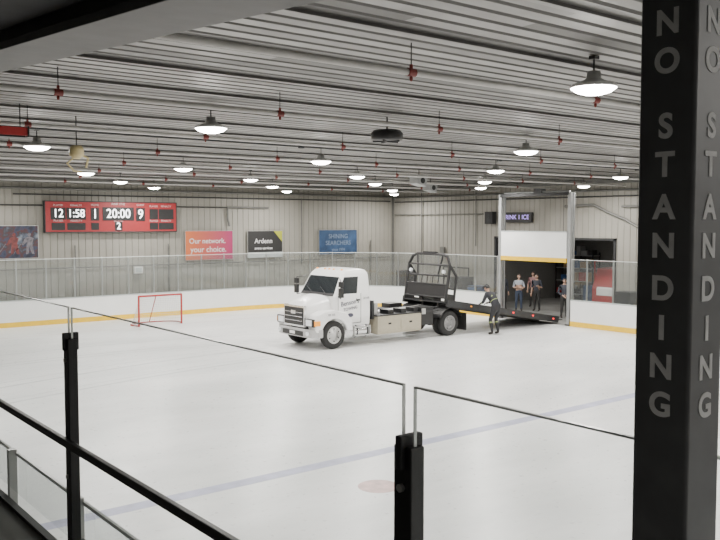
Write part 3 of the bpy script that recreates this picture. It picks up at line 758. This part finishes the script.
# ------------------------------------------------------------ people
SKIN=mat('skin',(.50,.32,.24),.5,var=.05); HAIRD=mat('hair_dark',(.03,.02,.015),.7,var=.3,scale=40)
HIV=mat('hivis_stripe',(.26,.31,.12),.5); EYE=mat('eye_white',(.8,.8,.78),.3); IRIS=mat('eye_dark',(.03,.02,.02),.3); LIP=mat('lips',(.40,.18,.15),.5)
def person(name,loc,rotz,J,shirt,pants,shoes,hair=HAIRD,cap=None,stripes=False,head_tilt=0,head_yaw=0,sc_=1.0,sleeve_long=True):
    root=empty(name,loc,rotz); root.scale=(sc_,)*3
    names=list(J.keys()); idx={k:i for i,k in enumerate(names)}
    edges=[('pel','waist'),('waist','chest'),('chest','uch'),('uch','neck'),('neck','nt')]
    for s in 'LR':
        edges+=[('uch','sh'+s),('sh'+s,'ua'+s),('ua'+s,'el'+s),('el'+s,'wr'+s),('pel','hip'+s),('hip'+s,'kn'+s),('kn'+s,'sn'+s),('sn'+s,'an'+s),('an'+s,'toe'+s)]
    rad={'pel':.135,'waist':.125,'chest':.15,'uch':.125,'neck':.06,'nt':.052,'sh':.075,'ua':.062,'el':.048,'wr':.034,'hip':.105,'kn':.066,'sn':.06,'an':.046,'toe':.042}
    me=bpy.data.meshes.new('sk'); me.from_pydata([J[k] for k in names],[(idx[a],idx[c]) for a,c in edges],[])
    o=bpy.data.objects.new('sk',me); COL.objects.link(o)
    md=o.modifiers.new('s','SKIN'); sv=me.skin_vertices[0].data
    for k in names:
        key=k if k in rad else k[:-1]; r=rad[key]; sv[idx[k]].radius=(r,r); sv[idx[k]].use_root=(k=='pel')
    md.use_smooth_shade=True
    sb=o.modifiers.new('ss','SUBSURF'); sb.levels=3; sb.render_levels=3
    dg=bpy.context.evaluated_depsgraph_get(); dg.update()
    m2=bpy.data.meshes.new_from_object(o.evaluated_get(dg)); bpy.data.objects.remove(o)
    m2.name='body'
    for m in (shirt,pants,shoes,SKIN,HIV): 
        m2.materials.append(m)
    segs=[(a,c,Vector(J[a]),Vector(J[c])) for a,c in edges]
    for pgn in m2.polygons:
        c=pgn.center; best=None
        for (a,e2,pa,pc) in segs:
            ab=pc-pa; t=max(0,min(1,(c-pa).dot(ab)/ab.length_squared)); dist=(c-(pa+ab*t)).length
            if best is None or dist<best[0]: best=(dist,a,e2,t)
        _,a,e2,t=best
        m=0
        if e2.startswith('toe') or (e2.startswith('an') and t>.8): m=2
        elif a.startswith(('hip','kn','sn')) or e2.startswith('hip'): m=1
        elif a=='pel' and t<.25: m=1
        elif e2=='nt' or (a=='neck'): m=3
        elif e2.startswith('wr') and (not sleeve_long or t>.88): m=3
        if stripes:
            if a.startswith('kn') and .4<t<.65: m=4
            if a=='waist' and .25<t<.45: m=4
            if e2.startswith('wr') and .35<t<.5: m=4
            if a=='chest' and abs(c.y)>.08 and abs(c.y)<.12: m=4
        pgn.material_index=m; pgn.use_smooth=True
    ob=bpy.data.objects.new('body',m2); COL.objects.link(ob); ob.parent=root
    for s in 'LR':
        w=Vector(J['wr'+s]); el=Vector(J['el'+s]); d_=(w-el).normalized()
        side=Vector((0,0,1)).cross(d_)
        if side.length<.2: side=Vector((1,0,0))
        side.normalize()
        nn=d_.cross(side).normalized()
        curl=-nn if nn.z>0 else nn
        vs=[];es=[];rs=[];roots=[]
        def chain(pts,rr_):
            o0=len(vs)
            for k,(q,r) in enumerate(zip(pts,rr_)): vs.append(q); rs.append(r); 
            for k in range(len(pts)-1): es.append((o0+k,o0+k+1))
            roots.append(o0)
        chain([w-d_*.02,w+d_*.04,w+d_*.085],[.026,.034,.032])
        for k,(off,L) in enumerate(((-.030,.062),(-.010,.078),(.010,.074),(.029,.056))):
            base=w+d_*.075+side*off*1.05
            chain([base,base+d_*(.03)+curl*.004,base+d_*(.03+L*.45)+curl*.018,base+d_*(.03+L*.75)+curl*.04],[.0105,.010,.009,.0075])
        base=w+d_*.03-side*.028
        chain([base,base-side*.025+d_*.025,base-side*.032+d_*.055+curl*.012],[.013,.0115,.009])
        me=bpy.data.meshes.new('hand'); me.from_pydata([tuple(q) for q in vs],es,[])
        o=bpy.data.objects.new('hand_'+s.lower(),me); COL.objects.link(o); o.parent=root
        o.modifiers.new('s','SKIN').use_smooth_shade=True
        sv=me.skin_vertices[0].data
        for k in range(len(vs)): sv[k].radius=(rs[k],rs[k]); sv[k].use_root=(k in roots)
        sb=o.modifiers.new('ss','SUBSURF'); sb.levels=1; sb.render_levels=1
        me.materials.append(SKIN if not stripes else BLACK)
    b=B()
    def hf(q):
        x,y,z_=q
        f=1.0-.28*max(0,-z_)**1.3
        y*=f; x*= (1-.12*max(0,-z_)) 
        if x>0 and z_<0: x+=.06*(-z_)
        if x<0 and z_<-.3: x*=.8
        return Vector((x,y,z_))
    b.ell((0,0,0),(.098,.077,.118),SKIN,24,18,hf)
    b.prism([(.092,.02),(.118,-.026),(.09,-.034)],'y',-.014,.014,SKIN)
    for sgn in (-1,1):
        b.ell((.083,sgn*.03,.005),(.012,.014,.009),EYE,10,8); b.ell((.093,sgn*.03,.005),(.004,.006,.006),IRIS,8,6)
        b.ell((-.005,sgn*.077,-.005),(.018,.010,.031),SKIN,10,8); b.cyl((.09,sgn*.018,.026),(.088,sgn*.042,.027),.004,hair,6)
    b.ell((.090,0,-.058),(.010,.024,.006),LIP,10,6)
    def hairf(q):
        x,y,z_=q
        if x>.35 and z_<.45: z_=.45+ (z_-.45)*.05; x*=.92
        if z_<-.35: z_=-.35+(z_+.35)*.3
        return Vector((x,y,z_))
    b.ell((-.008,0,.012),(.102,.083,.118),cap or hair,24,16,hairf)
    if cap: b.prism([(.06,.055),(.17,.04),(.17,.048),(.06,.066)],'y',-.06,.06,cap)
    h=b.build('head',root)
    nt_=Vector(J['nt'])
    h.location=nt_+Vector((.02,0,.085)); h.rotation_euler=(0,head_tilt,head_yaw)
    return root
def stand(wrL=(.05,.26,.86),wrR=(.05,-.26,.86),elL=(-.03,.25,1.12),elR=(-.03,-.25,1.12)):
    J={'pel':(0,0,.95),'waist':(0,0,1.10),'chest':(.01,0,1.25),'uch':(0,0,1.38),'neck':(0,0,1.48),'nt':(.01,0,1.56)}
    for s,sg in (('L',1),('R',-1)):
        J['sh'+s]=(0,.175*sg,1.41); e=Vector(elL if s=='L' else elR); sh=Vector(J['sh'+s])
        J['ua'+s]=tuple(sh.lerp(e,.45)); J['el'+s]=tuple(e); J['wr'+s]=wrL if s=='L' else wrR
        J['hip'+s]=(0,.095*sg,.86); J['kn'+s]=(.02,.11*sg,.49); J['sn'+s]=(-.01,.115*sg,.33); J['an'+s]=(-.02,.12*sg,.075); J['toe'+s]=(.13,.14*sg,.045)
    return J
JW={'pel':(-.12,0,.93),'waist':(-.07,0,1.06),'chest':(.05,0,1.19),'uch':(.14,0,1.29),'neck':(.22,0,1.36),'nt':(.28,0,1.42)}
for s,sg in (('L',1),('R',-1)):
    JW['sh'+s]=(.15,.18*sg,1.31); JW['ua'+s]=(.19,.21*sg,1.19); JW['el'+s]=(.24,.24*sg,1.05); JW['wr'+s]=(.40,.17*sg,1.00)
    JW['hip'+s]=(-.11,.10*sg,.85); JW['kn'+s]=(.02,.13*sg,.49); JW['sn'+s]=(-.03,.135*sg,.33); JW['an'+s]=(-.08,.14*sg,.075); JW['toe'+s]=(.07,.16*sg,.045)
WB=mat('workwear_black',(.015,.016,.022),.7,var=.2); WBP=mat('workpants_black',(.014,.014,.017),.7,var=.2); BOOT=mat('boots',(.02,.015,.012),.6)
person('tow_truck_operator',(23.05,21.06,0),math.radians(90),JW,WB,WBP,BOOT,cap=BLACK,stripes=True,head_tilt=.5,sc_=1.15)
SH1=mat('shirt_grey',(.36,.39,.44),.8); SH2=mat('shirt_dark',(.04,.045,.06),.8); SH3=mat('shirt_pink',(.35,.2,.2),.8); JN=mat('jeans',(.04,.055,.09),.8); PK=mat('trousers_dark',(.03,.03,.03),.8)
toC=math.atan2(-26,-30)
person('bystander',(30.25,26.05,-.02),toC,stand((.2,-.02,1.15),(.2,.05,1.12),(.05,.26,1.13),(.05,-.26,1.13)),SH1,JN,BOOT,sleeve_long=False)
person('bystander',(30.1,26.9,-.02),toC+.5,stand(),SH2,PK,BOOT)
person('bystander',(30.9,25.5,-.02),toC-.4,stand((.22,.16,1.2),(.05,-.26,.86),(.0,.25,1.12)),SH2,PK,BOOT,sleeve_long=False)
person('bystander',(32.3,26.9,-.02),toC-.2,stand(),SH3,PK,BOOT,sleeve_long=False)
person('bystander',(29.6,22.9,-.02),toC+.3,stand((.18,.12,1.0),(.18,-.12,1.0),(-.05,.27,1.12),(-.05,-.27,1.12)),SH2,PK,BOOT,cap=BLACK)

# ------------------------------------------------------------ balcony
b=B(); b.box(WX0,1.38,WY0,20,2.2,2.5,CONC); b.box(1.38,1.42,WY0,20,2.18,2.52,DARK); b.build('floor_balcony')
gr=empty('balcony_glass_railing')
b=B(); posts=[1.62,4.2,6.76,9.3,11.86,-.92,-3.5,-6]
for yy in posts:
    b.box(1.425,1.475,yy-.034,yy+.034,2.45,3.61,BLACK); b.box(1.37,1.52,yy-.06,yy+.06,2.52,2.54,BLACK)
    b.box(1.41,1.49,yy-.012,yy+.012,3.55,3.64,DARK)
    for zz in (2.9,3.5): b.cyl((1.415,yy,zz),(1.425,yy,zz),.012,ALU,8)
b.box(1.40,1.428,-6,14,3.06,3.10,BLACK)
b.build('posts_and_rail',gr,.004)
b=B();e2=B()
ps=sorted(posts)
for a,c in zip(ps,ps[1:]):
    a+=.024;c-=.024
    b.add([(1.451,a,2.55),(1.451,c,2.55),(1.451,c,3.765),(1.451,a,3.765)],[(0,1,2,3)],GLASS)
    e2.box(1.446,1.456,a,c,3.765,3.770,GEDGE); e2.box(1.446,1.456,a-.003,a,2.55,3.77,GEDGE); e2.box(1.446,1.456,c,c+.003,2.55,3.77,GEDGE)
b.build('glass_panes',gr); e2.build('glass_edges',gr)
# column
cl=empty('steel_column')
X0,Y0=1.25,.716; w=.102
b=B(); b.box(X0,X0+w,Y0,Y0+w,2.5,CH,COLM); b.box(X0-.05,X0+w+.05,Y0-.05,Y0+w+.05,2.5,2.515,DARK)
b.build('shaft',cl,.006,seg=3)
zs=[4.525,4.462,4.356,4.293,4.223,4.159,4.088,4.022,3.957,3.893]
for ch,zz in zip('NOSTANDING',zs):
    text('letter_side',ch,(X0-.0005,Y0+w/2,zz),.056,LETTER,cl,rot=(math.pi/2,0,-math.pi/2),ext=.0005,sx=1.0,bold=.0018)
    text('letter_front',ch,(X0+w/2,Y0-.0005,zz),.056,LETTER,cl,rot=(math.pi/2,0,0),ext=.0005,sx=1.0,bold=.0018)
# overhead balcony beam and soffit (rises with +Y)
sl=.077
def zb(y): return 5.08+(y-2.62)*sl
def slab(name,x0,x1,t,m,lift=0):
    b=B(); ya,yb=-3,13
    poly=[(ya,zb(ya)+lift),(yb,zb(yb)+lift),(yb,min(5.98,zb(yb)+lift+t)),(ya,zb(ya)+lift+t)]
    b.prism(poly,'x',x0,x1,m); return b.build(name,bevel=.004)
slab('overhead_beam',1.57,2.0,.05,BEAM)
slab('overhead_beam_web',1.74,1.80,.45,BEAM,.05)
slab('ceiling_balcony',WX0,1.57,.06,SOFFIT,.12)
e=empty('balcony_fill_light',(-1.2,-1.5,4.80))  # added fill lamp behind the camera, brightens the dim column letters
b=B(); b.lathe([(0,.04),(.16,.04),(.17,0),(.15,-.03)],WHITE,20); b.lathe([(0,-.05),(.1,-.045),(.15,-.03)],LENS,20); b.build('fixture',e)
area('lamp_light',(0,0,-.08),.28,32,parent=e)

# world
w_=bpy.data.worlds.new('world'); sc.world=w_; w_.use_nodes=True
w_.node_tree.nodes['Background'].inputs[0].default_value=(.6,.65,.7,1); w_.node_tree.nodes['Background'].inputs[1].default_value=.3
